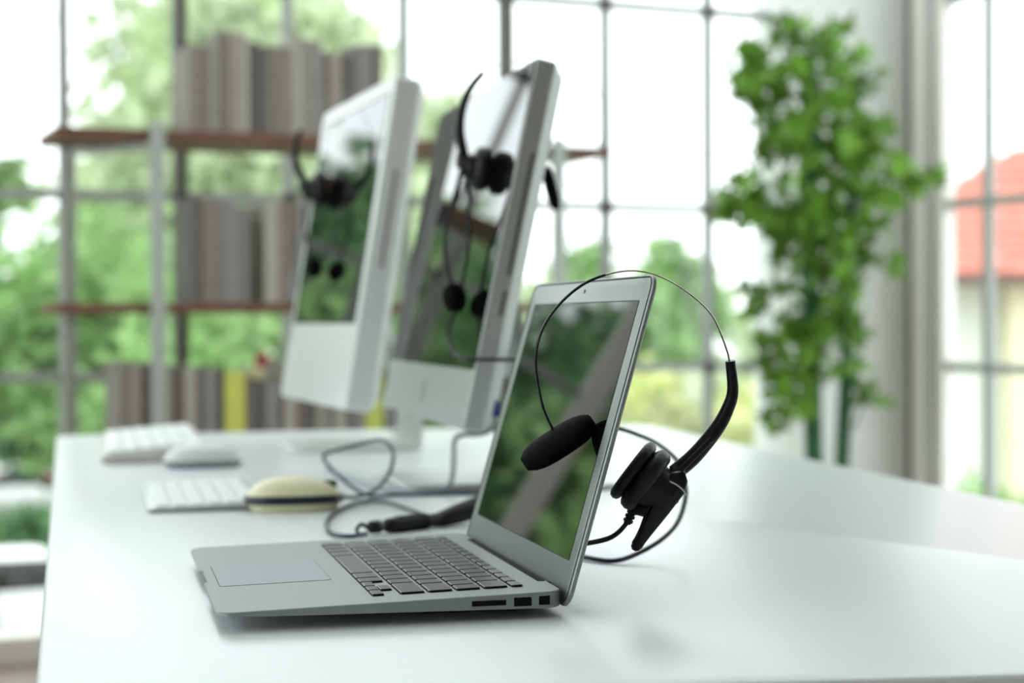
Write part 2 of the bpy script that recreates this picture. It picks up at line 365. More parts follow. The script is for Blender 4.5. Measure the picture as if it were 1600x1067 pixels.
# ---------------------------------------------------------------- headsets
def headset(label, top, wire, wr, pad, arm, cup, axis, boom, foam, cord, cordm, plate=False, ct=.020, scale=1., wire_m=M_WIRE, clamp=None):
    root = thing('headset', top, label, 'headset', 'black single-ear headsets')
    WS = spline(wire, 10); hb_ = MB().tube(WS, wr, 8, flat=.45, up=(0, 1, 0)).build('headband_wire', wire_m, root, smooth=True)
    if plate: MB().tube(WS[1:58], wr*1.12, 8, flat=.7, up=(0, 1, 0)).build('wire_front_black', M_BLACK, hb_, smooth=True)  # black layer over the front stretch of the wire
    # temple pad: an elongated, rounded paddle
    pc, pd, pl, pw, ptk = pad; pc = Vector(pc); pd = Vector(pd).normalized(); up = Vector((0, 1, 0)); nn = pd.cross(up).normalized()
    rs = []
    for i in range(13):
        q = -1+2*i/12; h = max(.05, (1-abs(q)**3.0))**.5
        rs.append([pc+pd*q*pl+up*math.cos(a)*pw*h+nn*math.sin(a)*ptk*(.35+.65*h) for a in [2*math.pi*j/16 for j in range(16)]])
    MB().rings(rs).build('temple_pad', M_BLACK_SOFT, root, smooth=True)
    # the sleeve arm that carries the ear cup
    A = spline(arm, 8); k = len(A)
    ra = [(.0031+.0019*min(1, i/(k*.8)))*scale for i in range(k)]
    am = MB().tube(A, ra, 14, flat=1.15, up=(0, 1, 0)).build('arm', M_BLACK, root, smooth=True)
    if plate:
        MB().tube([A[int(k*.66)]+Vector((0, -.0052, .0002)), A[-1]+Vector((0, -.0056, 0))], .0022, 8).build('arm_rail', M_BLACK, am, smooth=True)
    c = Vector(cup); ax = Vector(axis).normalized()           # axis points to the wearer's ear
    R = .0245*scale
    # ear cushion, two soft rolls
    def roll(h0, h1, r): 
        hm = (h0+h1)/2; return [(h0, r*.80), (h0+(h1-h0)*.06, r*.88), (h0+(h1-h0)*.2, r*.96), (hm, r), (h1-(h1-h0)*.2, r*.96), (h1-(h1-h0)*.06, r*.88), (h1, r*.80)]
    cu = MB().lathe(c, ax, (roll(.002, .003+ct*.55, R)+roll(.0032+ct*.55, .003+ct, R*.97) if plate else roll(.001, .003+ct, R*1.04))+[(.001+ct, R*.55), (ct-.001, R*.3)], 32).build('ear_cushion', M_LEATHER, root, smooth=True, angle=60)
    hs = MB().lathe(c, ax, [(-.0145*scale, R*.25), (-.0138*scale, R*.42), (-.008*scale, R*.52), (-.004*scale, R*.62), (.0045*scale, R*.70)], 28).build('cup_housing', M_BLACK, root, smooth=True, angle=35)
    # pivot block between arm and cup
    e = A[-1]; m_ = (e+c-ax*.012*scale)/2
    MB().tube([e+(e-A[-2]).normalized()*-.004, m_, c-ax*.010*scale], [.0058*scale, .0085*scale, .0095*scale], 12).build('pivot', M_BLACK, root, smooth=True)
    if plate:                                                # the folded microphone boom, a long flat blade with a cap
        P = [Vector(p)+Vector((0, -.013, 0)) for p in boom]; d = (P[-1]-P[0]).normalized(); s_ = d.cross(Vector((0, 1, 0))).normalized()
        L = (P[-1]-P[0]).length; rs = []
        for q, w, tk in ((-.03, .0020, .0030), (.03, .0062, .0046), (.16, .0088, .0050), (.45, .0070, .0046), (.75, .0046, .0040), (.90, .0036, .0036), (.97, .0030, .0034), (1., .0012, .0014)):
            o = P[0]+d*L*q
            rs.append([o+s_*w*math.copysign(abs(math.cos(a))**.6, math.cos(a))+Vector((0, 1, 0))*tk*math.copysign(abs(math.sin(a))**.6, math.sin(a)) for a in [2*math.pi*j/16 for j in range(16)]])
        bo = MB().rings(rs).build('mic_boom', M_BLACK, root, smooth=True, angle=50)
        inner = [P[0]+d*L*.42+s_*-.008, P[0]+d*L*.55+s_*-.0065, P[0]+d*L*.88+s_*-.002]
        MB().tube(inner, [.0012, .0015, .0012], 8).build('boom_spring', M_BLACK, bo, smooth=True)
        sv = MB(); o = P[0]+d*.012+Vector((0, -.0052, 0)); pts = []
        for j in range(17):
            a = rad(15+150*j/16); pts.append(o+(d*-1*math.sin(a)*.004+s_*math.cos(a)*.0105)+s_*-.001)
        sv.tube(pts, .0007, 6); sv.build('boom_bezel', mat('chrome_trim', '#b9bdbd', .25, .9), bo, smooth=True)
        MB().tube([P[-1]-d*.011, P[-1]-d*.004], .0042, 12).build('boom_cap', M_BLACK, bo, smooth=True)
    else:
        MB().tube(spline(boom, 8), .0023, 8).build('mic_boom', M_BLACK, root, smooth=True)
        fc, fr = foam; fc = Vector(fc)
        MB().lathe(fc, Vector((.25, 0, -1)), [(-fr*1.25, fr*.25), (-fr*1.0, fr*.7), (-fr*.4, fr*.98), (fr*.3, fr), (fr*.9, fr*.72), (fr*1.2, fr*.25)], 20).build('mic_foam', M_BLACK_SOFT, root, smooth=True)
    if cord:
        C = spline(cord, 8)
        cb = MB().tube(C, .0018 if plate else .0022, 8).build('cord', cordm, root, smooth=True)
        if plate:                                            # ribbed strain relief
            d = (C[4]-C[0]).normalized(); prof = []
            for j in range(4): prof += [(j*.0032-.002, .0036), (j*.0032-.0002, .0036), (j*.0032-.0001, .0026), (j*.0032+.0012, .0026)]
            MB().lathe(C[0], d, prof, 14).build('strain_relief', M_RUBBER, cb)
            MB().tube([c-ax*.004+Vector((-.003, .002, -.008)), c-ax*.004+Vector((-.006, .002, -.0125)), C[0]+d*-.003, C[0]+d*-.001], [.0070, .0075, .0062, .0035], 14).build('cord_socket', M_BLACK, root, smooth=True)
    return root
def hp(x, z): return (x, 1.1299-.1497*(z-.9651), z)          # hanging plane across the laptop lid
headset('headset hanging over the laptop lid, its thin wire band arching past the screen', (.3605, 1.130, .9665),
    [hp(.3012, .8585), hp(.2925, .877), hp(.2868, .9049), hp(.2895, .926), hp(.3001, .9436), hp(.318, .9590), hp(.3396, .9668), hp(.3613, .9672), hp(.3854, .9577), hp(.4094, .9389), hp(.4225, .914), hp(.4256, .902)], .0013,
    (hp(.3045, .8515), (.046, -.010, .0300), .0275, .017, .0102), [hp(.4256, .9062), hp(.4285, .8856), hp(.4255, .873), hp(.4181, .8589), hp(.4027, .8403), hp(.3885, .8285)],
    (.3728, 1.1455, .8196), (-.73, .30, .60), [hp(.3890, .8285), hp(.3572, .7765)], None,
    [(.3600, 1.155, .8035), (.3555, 1.158, .7930), (.3471, 1.165, .7835), (.3369, 1.19, .7765), (.331, 1.23, .770), (.335, 1.29, .756), (.345, 1.36, .7440), (.37, 1.45, .7425)], M_RUBBER, plate=True)
# headset on the nearer monitor: the cup hangs against the glass, the pad behind
headset('headset on the silver monitor, cup and microphone hanging before its glass', (.46, 1.90, 1.2135),
    [(.4196, 1.9, 1.2093), (.4379, 1.9, 1.2205), (.4563, 1.9, 1.2232), (.4821, 1.9, 1.2225), (.5059, 1.9, 1.2200), (.535, 1.9, 1.2090), (.5567, 1.9, 1.188), (.5611, 1.9, 1.1663), (.5519, 1.9, 1.122), (.536, 1.9, 1.097), (.509, 1.9, 1.0844)], .0011,
    ((.497, 1.9, 1.0825), (-.008, 0, .03), .025, .016, .006), [(.4196, 1.9, 1.2107), (.4049, 1.9, 1.1925), (.3954, 1.9, 1.1696), (.3924, 1.9, 1.1447), (.3966, 1.9, 1.1199)],
    (.4065, 1.897, 1.1045), (.98, -.04, -.16), [(.3925, 1.893, 1.1000), (.3839, 1.886, 1.0725), (.3737, 1.885, 1.0408), (.3728, 1.885, 1.0056), (.3770, 1.882, .9809), (.3810, 1.878, .966)], ((.3808, 1.876, .959), .0135),
    [(.4000, 1.89, 1.0900), (.3985, 1.878, 1.0545), (.3975, 1.875, 1.0194), (.3900, 1.875, .9772), (.3830, 1.872, .9491), (.3730, 1.865, .9300), (.3690, 1.85, .9150), (.3680, 1.82, .9020), (.3640, 1.775, .8965), (.3700, 1.748, .8950), (.3963, 1.743, .8944), (.4300, 1.755, .8930), (.4700, 1.80, .885), (.49, 1.86, .84), (.50, 1.90, .78), (.52, 1.91, .7435), (.58, 1.93, .7425)], M_RUBBER, scale=.98, ct=.016)
# headset on the farther monitor
headset('headset on the white monitor farthest back, small microphone near the glass', (.405, 2.78, 1.295),
    [(.3144, 2.78, 1.2362), (.3319, 2.78, 1.2640), (.3600, 2.78, 1.2880), (.405, 2.78, 1.2960), (.4400, 2.78, 1.2900), (.4700, 2.78, 1.264), (.4850, 2.78, 1.225), (.4800, 2.78, 1.19), (.4650, 2.78, 1.165)], .0011,
    ((.456, 2.78, 1.165), (-.008, 0, .03), .025, .016, .005), [(.3155, 2.78, 1.2382), (.3072, 2.78, 1.2107), (.3101, 2.78, 1.1803), (.3220, 2.78, 1.1560)],
    (.3340, 2.778, 1.1440), (.97, .0, -.02), [(.325, 2.772, 1.1380), (.3190, 2.75, 1.1100), (.3180, 2.74, 1.0757), (.3220, 2.73, 1.0458), (.3270, 2.72, 1.028)], ((.3270, 2.705, 1.0170), .0135),
    [(.332, 2.785, 1.1290), (.3240, 2.80, 1.08), (.318, 2.85, 1.03), (.315, 2.92, 1.00), (.325, 2.955, .97), (.37, 2.965, .93), (.44, 2.95, .86), (.48, 2.94, .78), (.49, 2.93, .7435), (.52, 2.90, .7425)], M_CABLE_G, scale=1.15, ct=.018)

# ---------------------------------------------------------------- monitors
def monitor(name, label, base, yaw, tilt, W, H, chin, levels, m, bezel, m_bezel, foot_w, foot_d, neck_up, slot, card=None):
    """base: world position of the near lower front corner; the face looks to -x"""
    b = Vector(base); h = Vector((-math.sin(yaw), math.cos(yaw), 0)); n = Vector((-math.cos(yaw)*math.cos(tilt), -math.sin(yaw)*math.cos(tilt), math.sin(tilt)))
    up = Vector((math.cos(yaw)*math.sin(tilt), math.sin(yaw)*math.sin(tilt), math.cos(tilt)))
    def P(u, s, t): return b+h*u+up*s-n*t
    mid = P(W/2, H*.5, .05); root = thing(name, (mid.x+.03, mid.y, DESK), label, 'monitor')
    hs = MB().rings([[P(u, s, t) for u, s in rrect(i, W-i, i, H-i, r, 5)] for t, i, r in levels]).build('housing', m, root, smooth=True, angle=40)
    def fp(nm, u0, u1, s0, s1, t, mm, r=.003, th=.002, par=root):
        return MB().rings([[P(u, s, tt) for u, s in rrect(u0, u1, s0, s1, r, 4)] for tt in (t+th, t)]).build(nm, mm, par)
    if bezel:
        fp('screen_seal', bezel-.002, W-bezel+.002, chin-.002, H-bezel+.002, -.0003, M_GROOVE)
        fp('screen', bezel, W-bezel, chin, H-bezel, -.0008, M_SCREEN)
    else:
        fp('screen', .002, W-.002, chin, H-.002, -.0012, M_SCREEN, .008)
    s0, s1, tt = slot
    def side(nm, s0, s1, t0, t1): 
        mb = MB(); vs = [P(u, s, t) for u in (-.0002, .004) for s, t in ((s0, t0), (s1, t0), (s1, t1), (s0, t1))]
        mb.add(vs, [(0, 1, 2, 3), (7, 6, 5, 4), (0, 4, 5, 1), (1, 5, 6, 2), (2, 6, 7, 3), (3, 7, 4, 0)]); return mb.build(nm, M_FRAME_D, hs)
    side('disc_slot', s0, s1, tt, tt+.004)
    if card: side('card_slot', card[0], card[1], tt, tt+.004)
    # stand: foot plate and bent neck
    c = P(W/2, H*.45, levels[-1][0]); fx0, fx1 = c.x-foot_d*.62, c.x+foot_d*.38; cy = c.y
    plate(fx0, fx1, cy-foot_w/2, cy+foot_w/2, .02, [(DESK, .001), (DESK+.001, 0), (DESK+.0065, 0), (DESK+.008, .0015)]).build('foot', m, root, smooth=True, angle=40)
    prof = [(fx1-.012, DESK+.004), (fx1-.006, DESK+.03), (fx1-.012, DESK+.10), (c.x+.028, DESK+.17), (c.x+.002, c.z+.03)]
    pr = spline([(x, 0, z) for x, z in prof], 6); rs = []
    for i, p in enumerate(pr):
        t = (pr[min(i+1, len(pr)-1)]-pr[max(i-1, 0)]).normalized(); a = Vector((t.z, 0, -t.x))*.005; w = foot_w*.46*(1-.12*i/len(pr))
        rs.append([(p.x-a.x, cy-w, p.z-a.z), (p.x-a.x, cy+w, p.z-a.z), (p.x+a.x, cy+w, p.z+a.z), (p.x+a.x, cy-w, p.z+a.z)])
    MB().rings(rs).build('stand_neck', m, root, smooth=True, angle=40)
    return root, P
mon1, P1 = monitor('desktop_monitor', 'silver all-in-one monitor directly behind the laptop, black glass face', (.3695, 1.78, .8203), 0, rad(11.9), .528, .400, .0640,
    [(0, .0006, .005), (.0006, 0, .005), (.0200, 0, .005), (.0212, .0008, .005), (.0340, .0100, .010), (.041, .05, .04), (.047, .15, .05)], M_ALU_S, 0, None, .20, .19, 0, (.168, .300, .0135), (.125, .152))
mon2, P2 = monitor('desktop_monitor', 'white all-in-one monitor farthest back, with broad white chin', (.3348, 2.42, .8102), rad(4.5), rad(9.3), .500, .477, .124,
    [(0, .0012, .008), (.0012, 0, .008), (.034, 0, .008), (.0355, .001, .008), (.046, .010, .012), (.05, .06, .03), (.052, .15, .03)], M_WHITE_PL, .024, None, .20, .20, 0, (.205, .345, .018))
MB().lathe(P1(.264, .032, -.0002), (P1(0, 0, -1)-P1(0, 0, 0)), [(-.001, .016), (.0004, .016), (.0006, .015)], 24).build('emblem_disc', mat('dark_emblem', '#8a918e', .4, .3), mon1)
pl = thing('cable_plug', P1(.012, .03, .032), 'small blue cable plug at the back edge of the silver monitor', 'plug')
q0 = P1(.020, .022, .027)
MB().box(q0.x, q0.x+.011, q0.y-.013, q0.y-.004, q0.z-.004, q0.z+.014).build('plug_body', mat('blue_plastic', '#16337e', .4), pl, bevel=.0015)
MB().tube([(q0.x+.0055, q0.y-.0085, q0.z-.004), (q0.x+.008, q0.y-.0085, q0.z-.03), (q0.x+.03, q0.y+.01, DESK+.012), (q0.x+.06, q0.y+.06, DESK+.003)], .0022, 8).build('lead', M_CABLE_G, pl, smooth=True)

# ---------------------------------------------------------------- keyboards and mice
def keyboard(label, x0, x1, y0, y1, h_front, h_rear, m_body, m_key, kh, gap):
    root = thing('keyboard', ((x0+x1)/2, (y0+y1)/2, DESK), label, 'keyboard', 'white desktop keyboards')
    def zt(x): return DESK+h_front+(h_rear-h_front)*(x-x0)/(x1-x0)
    MB().rings([[(x, y, f(x)) for x, y in rrect(x0+i, x1-i, y0+i, y1-i, .006, 4)] for f, i in ((lambda x: DESK+.0006, .002), (lambda x: DESK+.002, 0), (lambda x: zt(x)-.0008, 0), (zt, .0008))]).build('body', m_body, root, smooth=True, angle=40)
    rows = [[1, 1, 1, 1.25, 5, 1.25, 1, 1, 1, 1], [2.25]+[1]*10+[2.25], [1.75]+[1]*11+[1.75], [1.5]+[1]*13, [1]*13+[1.5], [14.5/14]*14]
    mx, my = .007, .008; pu = (y1-y0-2*my)/14.5; px_ = (x1-x0-2*mx)/6; cache = {}
    sl = math.atan2(h_rear-h_front, x1-x0)
    for ri, row in enumerate(rows):
        u = 0
        for w in row:
            if w not in cache:
                a, bb = px_/2-gap, w*pu/2-gap
                cache[w] = mesh_of(MB().rings([[(x, y, z) for x, y in rrect(-a+i, a-i, -bb+i, bb-i, .0015, 2)] for z, i in ((-.001, 0), (kh*.8, .0), (kh, .0008+kh*.12))]), 'key', m_key)
            xc = x0+mx+(ri+.5)*px_; yc = y1-my-(u+w/2)*pu
            inst('key', cache[w], root, (xc, yc, zt(xc)), (0, -sl, 0)); u += w
    return root
keyboard('slim white keyboard next to the cream mouse, nearer of the two', .048, .168, 1.812, 2.095, .004, .0085, M_ALU_S, M_WWHITE, .0018, .0013)
keyboard('thick white keyboard at the far left corner of the desk', .004, .150, 2.452, 2.92, .011, .022, mat('grey_white_plastic', '#bdbab2', .4), M_WWHITE, .006, .0008)
def mouse_shell(c, L, Wd, z0, z1, prof, n=28):
    """horizontal slices: (z fraction, size fraction)"""
    rs = []
    for zf, k, sh in prof:
        rs.append([(c[0]+sh+math.copysign(abs(math.cos(a))**.85, math.cos(a))*L/2*k, c[1]+math.copysign(abs(math.sin(a))**.85, math.sin(a))*Wd/2*k, z0+(z1-z0)*zf) for a in [2*math.pi*j/n for j in range(n)]])
    return MB().rings(rs)
m1 = thing('computer_mouse', (.196, 1.80, DESK), 'cream computer mouse with a navy band around its waist', 'mouse')
c1 = (.196, 1.80)
mouse_shell(c1, .100, .058, DESK, DESK+.009, [(0, .84, 0), (.3, .90, 0), (1, .97, 0)]).build('lower_shell', M_CREAM, m1, smooth=True)
mouse_shell(c1, .104, .060, DESK+.008, DESK+.0165, [(0, .96, 0), (.25, 1, 0), (.75, 1, 0), (1, .96, 0)]).build('band', M_NAVY, m1, smooth=True)
mouse_shell(c1, .100, .056, DESK+.0155, DESK+.0355, [(0, .98, 0), (.2, .93, 0), (.4, .85, -.001), (.6, .73, -.002), (.8, .54, -.003), (.93, .32, -.004), (1, .08, -.004)]).build('upper_shell', M_CREAM, m1, smooth=True)
MB().box(.226, .240, 1.797, 1.803, DESK+.0215, DESK+.0300).build('scroll_wheel', M_NAVY, m1, bevel=.002)
m2 = thing('computer_mouse', (.137, 2.37, DESK), 'white and grey low mouse beside the thick far keyboard', 'mouse')
c2 = (.137, 2.37)
mouse_shell(c2, .106, .060, DESK, DESK+.009, [(0, .86, 0), (.4, .95, 0), (1, .99, 0)]).build('base_shell', mat('mouse_grey', '#7f8a8b', .4, .2), m2, smooth=True)
mouse_shell(c2, .106, .060, DESK+.009, DESK+.032, [(0, 1, 0), (.22, .97, 0), (.42, .91, 0), (.6, .81, 0), (.76, .67, 0), (.89, .48, 0), (.97, .26, 0), (1, .06, 0)]).build('top_shell', M_WHITE_PL, m2, smooth=True)

# ---------------------------------------------------------------- cables and inline plug
def cable(name, label, pts, r, m, cat='cable'):
    return tag(MB().tube(spline(pts, 10), r, 8).build(name, m, smooth=True, origin=Vector(pts[0])), label, cat)
cable('cable', 'navy cable lying in a curve beside the cream mouse', [(.235, 1.562, .7425), (.218, 1.548, .7425), (.207, 1.562, .7425), (.205, 1.600, .7425), (.215, 1.681, .7425), (.237, 1.763, .7425), (.266, 1.826, .7430), (.293, 1.825, .7432), (.308, 1.75, .7425), (.318, 1.67, .7425), (.330, 1.655, .7425)], .0020, M_CABLE)
cable('cable', 'dark springy cable standing in a loop before the silver monitor', [(.2462, 1.801, .7520), (.2635, 1.825, .7490), (.2871, 1.85, .7530), (.3043, 1.87, .7654), (.3124, 1.88, .7818), (.3137, 1.90, .7957), (.3055, 1.92, .8016), (.2869, 1.94, .7971), (.263, 1.95, .7904), (.2455, 1.95, .7830), (.2531, 1.93, .7686), (.2701, 1.91, .7530), (.2900, 1.900, .7425), (.32, 1.905, .7425), (.37, 1.90, .7425), (.45, 1.89, .7425)], .0022, mat('slate_cable', '#36404c', .45))
cable('cable', 'pale grey cable dropping from below the silver monitor to the desk', [(.455, 1.925, .87), (.448, 1.925, .825), (.425, 1.925, .8075), (.4005, 1.925, .8060), (.3905, 1.925, .8000), (.3885, 1.922, .7800), (.3870, 1.920, .7635), (.3825, 1.916, .7512), (.3700, 1.911, .7445), (.343, 1.915, .7430), (.3149, 1.99, .7430), (.2994, 2.12, .7430), (.288, 2.25, .743)], .0030, M_CABLE_G)
cable('cable', 'navy cable rising in a big loop behind the laptop lid and headset', [(.40, 1.60, .7425), (.405, 1.56, .80), (.430, 1.48, .8380), (.4650, 1.46, .8320), (.4790, 1.42, .8175), (.4800, 1.40, .8030), (.4780, 1.385, .7890), (.4650, 1.365, .7700), (.4470, 1.35, .7575), (.4230, 1.340, .7475), (.4002, 1.334, .7425), (.3831, 1.36, .7425), (.372, 1.41, .7425), (.36, 1.48, .7425)], .0020, M_CABLE)
ip = thing('inline_connector', (.229, 1.562, DESK), 'black ribbed inline cable connector lying behind the laptop', 'connector')
d = Vector((.113, .069, .0)).normalized(); s0 = Vector((.238, 1.568, DESK+.0072))
MB().lathe(s0, d, [(0, .0035), (.002, .0058), (.012, .0062), (.014, .0045), (.019, .0045), (.021, .0062), (.03, .0072), (.05, .0070), (.075, .0062), (.09, .0070)], 18).build('connector_body', M_BLACK, ip, smooth=True, angle=50)
for k in range(9): MB().lathe(s0+d*(.034+k*.0042), d, [(0, .0074), (.0003, .0079), (.0016, .0079), (.0019, .0074)], 18).build('rib', M_BLACK, ip)
MB().tube([s0+d*.088, s0+d*.11+Vector((0, 0, .0035)), s0+d*.16+Vector((0, 0, .012)), s0+d*.19+Vector((0, 0, .014))], [.0074, .0096, .0108, .0092], 16).build('connector_shell', M_BLACK, ip, smooth=True)
MB().tube(spline([s0+d*-.001, s0+Vector((-.007, -.002, .0035)), s0+Vector((-.012, -.006, -.001)), s0+Vector((-.010, -.012, -.005))], 6), .0018, 8).build('end_loop', M_CABLE, ip, smooth=True)

# ---------------------------------------------------------------- shelf with books
sh = thing('bookshelf', RM(1.45, 4.56, 0), 'open shelving unit with brown planks before the glass wall', 'shelf')
SB0, SB1 = 4.42, 4.72
for z, m in ((1.395, M_SHELF), (.955, M_SHELF), (.515, M_SHELF), (.08, M_SHELF)):
    MB(RM).box(.68, 2.22, SB0, SB1, z, z+.026).build('plank', m, sh, bevel=.002)
for a in (.93, 2.05):
    for b in (SB0-.02, SB1): MB(RM).box(a-.017-(.17 if b > 4.5 else 0), a+.017-(.17 if b > 4.5 else 0), b, b+.03, 0, 1.44 if b < 4.5 else 1.42).build('post', M_POST, sh, bevel=.002)
    for z in (.3, 1.372): MB(RM).add([(a+q-(.17 if b_ > 4.5 else 0), b_, z+h_) for b_ in (SB0+.005, SB1+.005) for q, h_ in ((-.008, 0), (.008, 0), (.008, .016), (-.008, .016))], [(0, 1, 2, 3), (7, 6, 5, 4), (0, 4, 5, 1), (1, 5, 6, 2), (2, 6, 7, 3), (3, 7, 4, 0)]).build('tie_bar', M_POST, sh)
PAL = ['#78716a', '#88817a', '#959086', '#6a6561', '#9e978b', '#7d7976', '#857c71', '#8c8885', '#5e5b58', '#aaa59a', '#827d79', '#736b64']
BOOKC = {}
def bookmat(c): return mat('book_cover_'+c[1:], c, .6, 0, .08, 40)
M_PAGES = mat('book_pages', '#cfcabd', .8, 0, .05, 200)
ORD = ['first', 'second', 'third', 'fourth', 'fifth', 'sixth', 'seventh', 'eighth', 'ninth', 'tenth', 'eleventh', 'twelfth', 'thirteenth', 'fourteenth', 'fifteenth', 'sixteenth', 'seventeenth', 'eighteenth', 'nineteenth', 'twentieth', 'twenty-first', 'twenty-second', 'twenty-third', 'twenty-fourth', 'twenty-fifth', 'twenty-sixth', 'twenty-seventh', 'twenty-eighth']
def cname(c):
    r, g_, b_ = [int(c[i:i+2], 16) for i in (1, 3, 5)]
    if g_ > b_+50: return 'yellow'
    if r > g_+50: return 'red'
    v = (r+g_+b_)/3
    return ('dark ' if v < 108 else 'pale ' if v > 146 else '')+('taupe' if r-b_ > 13 else 'grey')
def book_row(where, z, a_start, items, group):
    a = a_start
    for k, (w, h, c) in enumerate(items):
        if h <= 0: a += w; continue
        k2 = sum(1 for q in items[:k] if q[1] > 0); dd = random.uniform(.17, .21); b0 = SB0+.012+random.uniform(0, .012)
        root = thing('book', RM(a+w/2, b0+dd/2, z), f'{cname(c)} book on the {where} shelf, {ORD[k2]} from the left', 'book', group)
        t = .0028; mb = MB(RM); w_ = w-.0012
        mb.box(a, a+w_, b0, b0+t, z, z+h); mb.box(a, a+t, b0+t, b0+dd, z, z+h); mb.box(a+w_-t, a+w_, b0+t, b0+dd, z, z+h)
        mb.build('cover', bookmat(c), root)
        MB(RM).box(a+t, a+w_-t, b0+t, b0+dd-.004, z+.002, z+h-.004).build('pages', M_PAGES, root)
        a += w
top = []
tops = [(.030, .222, 1), (.022, .218, 0), (.028, .220, 2), (.030, .262, 0), (.028, .262, 4), (.020, .258, 9), (.030, .240, 3), (.030, .228, 3), (.022, .232, 4), (.034, .230, 1), (.024, .255, 9), (.030, .255, 2), (.030, .248, 7), (.024, .225, 0), (.030, .222, 4), (.032, .218, 8), (.026, .245, 5), (.022, .250, 7), (.034, .250, 3)]
book_row('top', 1.421, 1.016, [(w, h, PAL[i]) for w, h, i in tops], 'books on the top shelf')
mid = [(.030, .272, 3), (.030, .270, 6), (.030, .265, 10), (.030, .262, 7), (.030, .248, 5), (.045, 0, 0), (.036, .265, 9), (.026, .268, 6), (.026, .266, 0), (.030, .255, 7), (.028, .262, 2), (.034, .25, 11), (.026, .26, 4), (.03, .24, 1), (.024, .255, 10), (.03, .262, 3)]
book_row('middle', .981, 1.022, [(w, h, PAL[i]) for w, h, i in mid], 'books on the middle shelf')
low = [(.030, .290, PAL[1]), (.026, .288, PAL[9]), (.030, .286, PAL[0]), (.030, .284, PAL[6]), (.026, .27, PAL[4]), (.022, .275, PAL[3]), (.032, .278, PAL[9]), (.024, .276, PAL[5]), (.028, .274, PAL[7]), (.024, .27, PAL[8]), (.054, .262, '#c9cf63'), (.028, .24, PAL[3]), (.026, .236, PAL[8]), (.030, .232, PAL[7]), (.022, .228, PAL[10]), (.028, .288, PAL[9]), (.026, .258, PAL[11]), (.030, .226, PAL[8]), (.030, .262, PAL[2]), (.026, .25, PAL[5]), (.028, .255, PAL[9]), (.024, .245, PAL[3]), (.03, .25, PAL[7]), (.05, .248, '#bcc763'), (.03, .24, PAL[8]), (.028, .235, PAL[11]), (.03, .24, PAL[4])]
book_row('lower', .541, .835, low, 'books on the lower shelf')
tr = thing('trinket', RM(1.195, 4.49, .784), 'small cream and red trinket resting on the lower-shelf books', 'trinket')
tr.location = RM(1.205, 4.50, .7765); OFF[tr.name] = tr.location.copy()
MB().lathe(tr.location, (0, 0, 1), [(0, .014), (.006, .024), (.02, .028), (.034, .02), (.04, .012)], 16).build('bowl', mat('cream_glaze', '#ded7a8', .4), tr, smooth=True)
MB().lathe(tr.location+Vector((.012, 0, .036)), (.3, 0, 1), [(0, .012), (.012, .02), (.03, .018), (.042, .006)], 14).build('red_ball', mat('red_glaze', '#a8433f', .4), tr, smooth=True)

# ---------------------------------------------------------------- indoor plant before the column
M_STEM = mat('plant_stem', '#1f5a32', .6, 0, .25, 30)
M_LEAF = mat('plant_leaf', '#7ba842', .3, 0, .35, 9, .4, 0, .45, .4)
pt = thing('potted_plant', RM(2.88, 4.30, 0), 'tall two-stemmed leafy plant in a pot before the column', 'plant')
MB().lathe(RM(2.88, 4.30, 0), (0, 0, 1), [(0, .12), (.01, .13), (.30, .165), (.32, .17), (.335, .168), (.335, .15), (.30, .145)], 28).build('pot', M_WHITE_PL, pt, smooth=True)
MB().lathe(RM(2.88, 4.30, .285), (0, 0, 1), [(0, .13), (.012, .146)], 24).build('soil', mat('soil', '#3a2c22', .9, 0, .3, 60), pt)
def rstem(a, b, pts, r): return MB().tube(spline([RM(a+x, b+y, z) for x, y, z in pts], 6), r, 10).build('stem', M_STEM, pt, smooth=True)
rstem(2.80, 4.28, [(.02, 0, .29), (0, 0, .5), (-.01, .0, .9), (.0, .02, 1.3), (-.02, .0, 1.70)], .026)
rstem(2.93, 4.32, [(-.02, 0, .29), (.0, 0, .5), (.015, -.01, .9), (.02, .0, 1.2), (.06, .02, 1.65)], .014)
rstem(2.84, 4.24, [(.01, 0, .29), (.01, 0, .5), (0.03, 0, .8), (.06, 0, 1.15)], .008)
CL = [(2.56, 1.63, .07), (2.62, 1.62, .11), (2.72, 1.76, .07), (2.86, 1.68, .10), (2.73, 1.58, .13), (2.82, 1.45, .16), (2.96, 1.63, .07), (2.58, 1.27, .10), (2.51, 1.27, .07), (2.75, 1.28, .14), (2.92, 1.28, .13), (3.05, 1.32, .10), (3.19, 1.345, .065), (2.82, 1.08, .14), (3.0, 1.13, .09), (2.74, .84, .12), (2.84, .85, .12), (2.65, .84, .07), (2.70, .73, .09), (2.98, .70, .06), (2.62, .98, .06), (2.87, .95, .10), (2.78, 1.18, .12), (2.68, 1.45, .10), (2.95, 1.45, .10), (2.66, .64, .05)]
for a, z, r in CL[:20]:
    if r < .1 or random.random() < .6:
        sx = 2.80 if a < 2.87 else 2.94
        MB().tube(spline([RM(sx, 4.29, z-.09), RM((sx+a)/2, 4.28, z-.03), RM(a, 4.27, z)], 4), .0035, 6).build('twig', M_STEM, pt, smooth=True)
def star_leaf():
    mb = MB(); out = []
    for ang, rr in ((-90, .0), (-62, .30), (-28, .62), (-8, .36), (18, .86), (42, .46), (90, 1.08), (138, .46), (162, .86), (188, .36), (208, .62), (242, .30)):
        out.append((rr*math.cos(rad(ang)), rr*math.sin(rad(ang)), -.22*rr*rr+(.07 if abs(ang-90) > 2 and rr < .5 else 0)))
    mb.add([(0, .15, .06)]+out, [(0, i+1, (i+1) % len(out)+1) for i in range(len(out))]); return mb
LEAF = mesh_of(star_leaf(), 'leaf', M_LEAF)
tot = sum(r*r for _, _, r in CL); spots = []
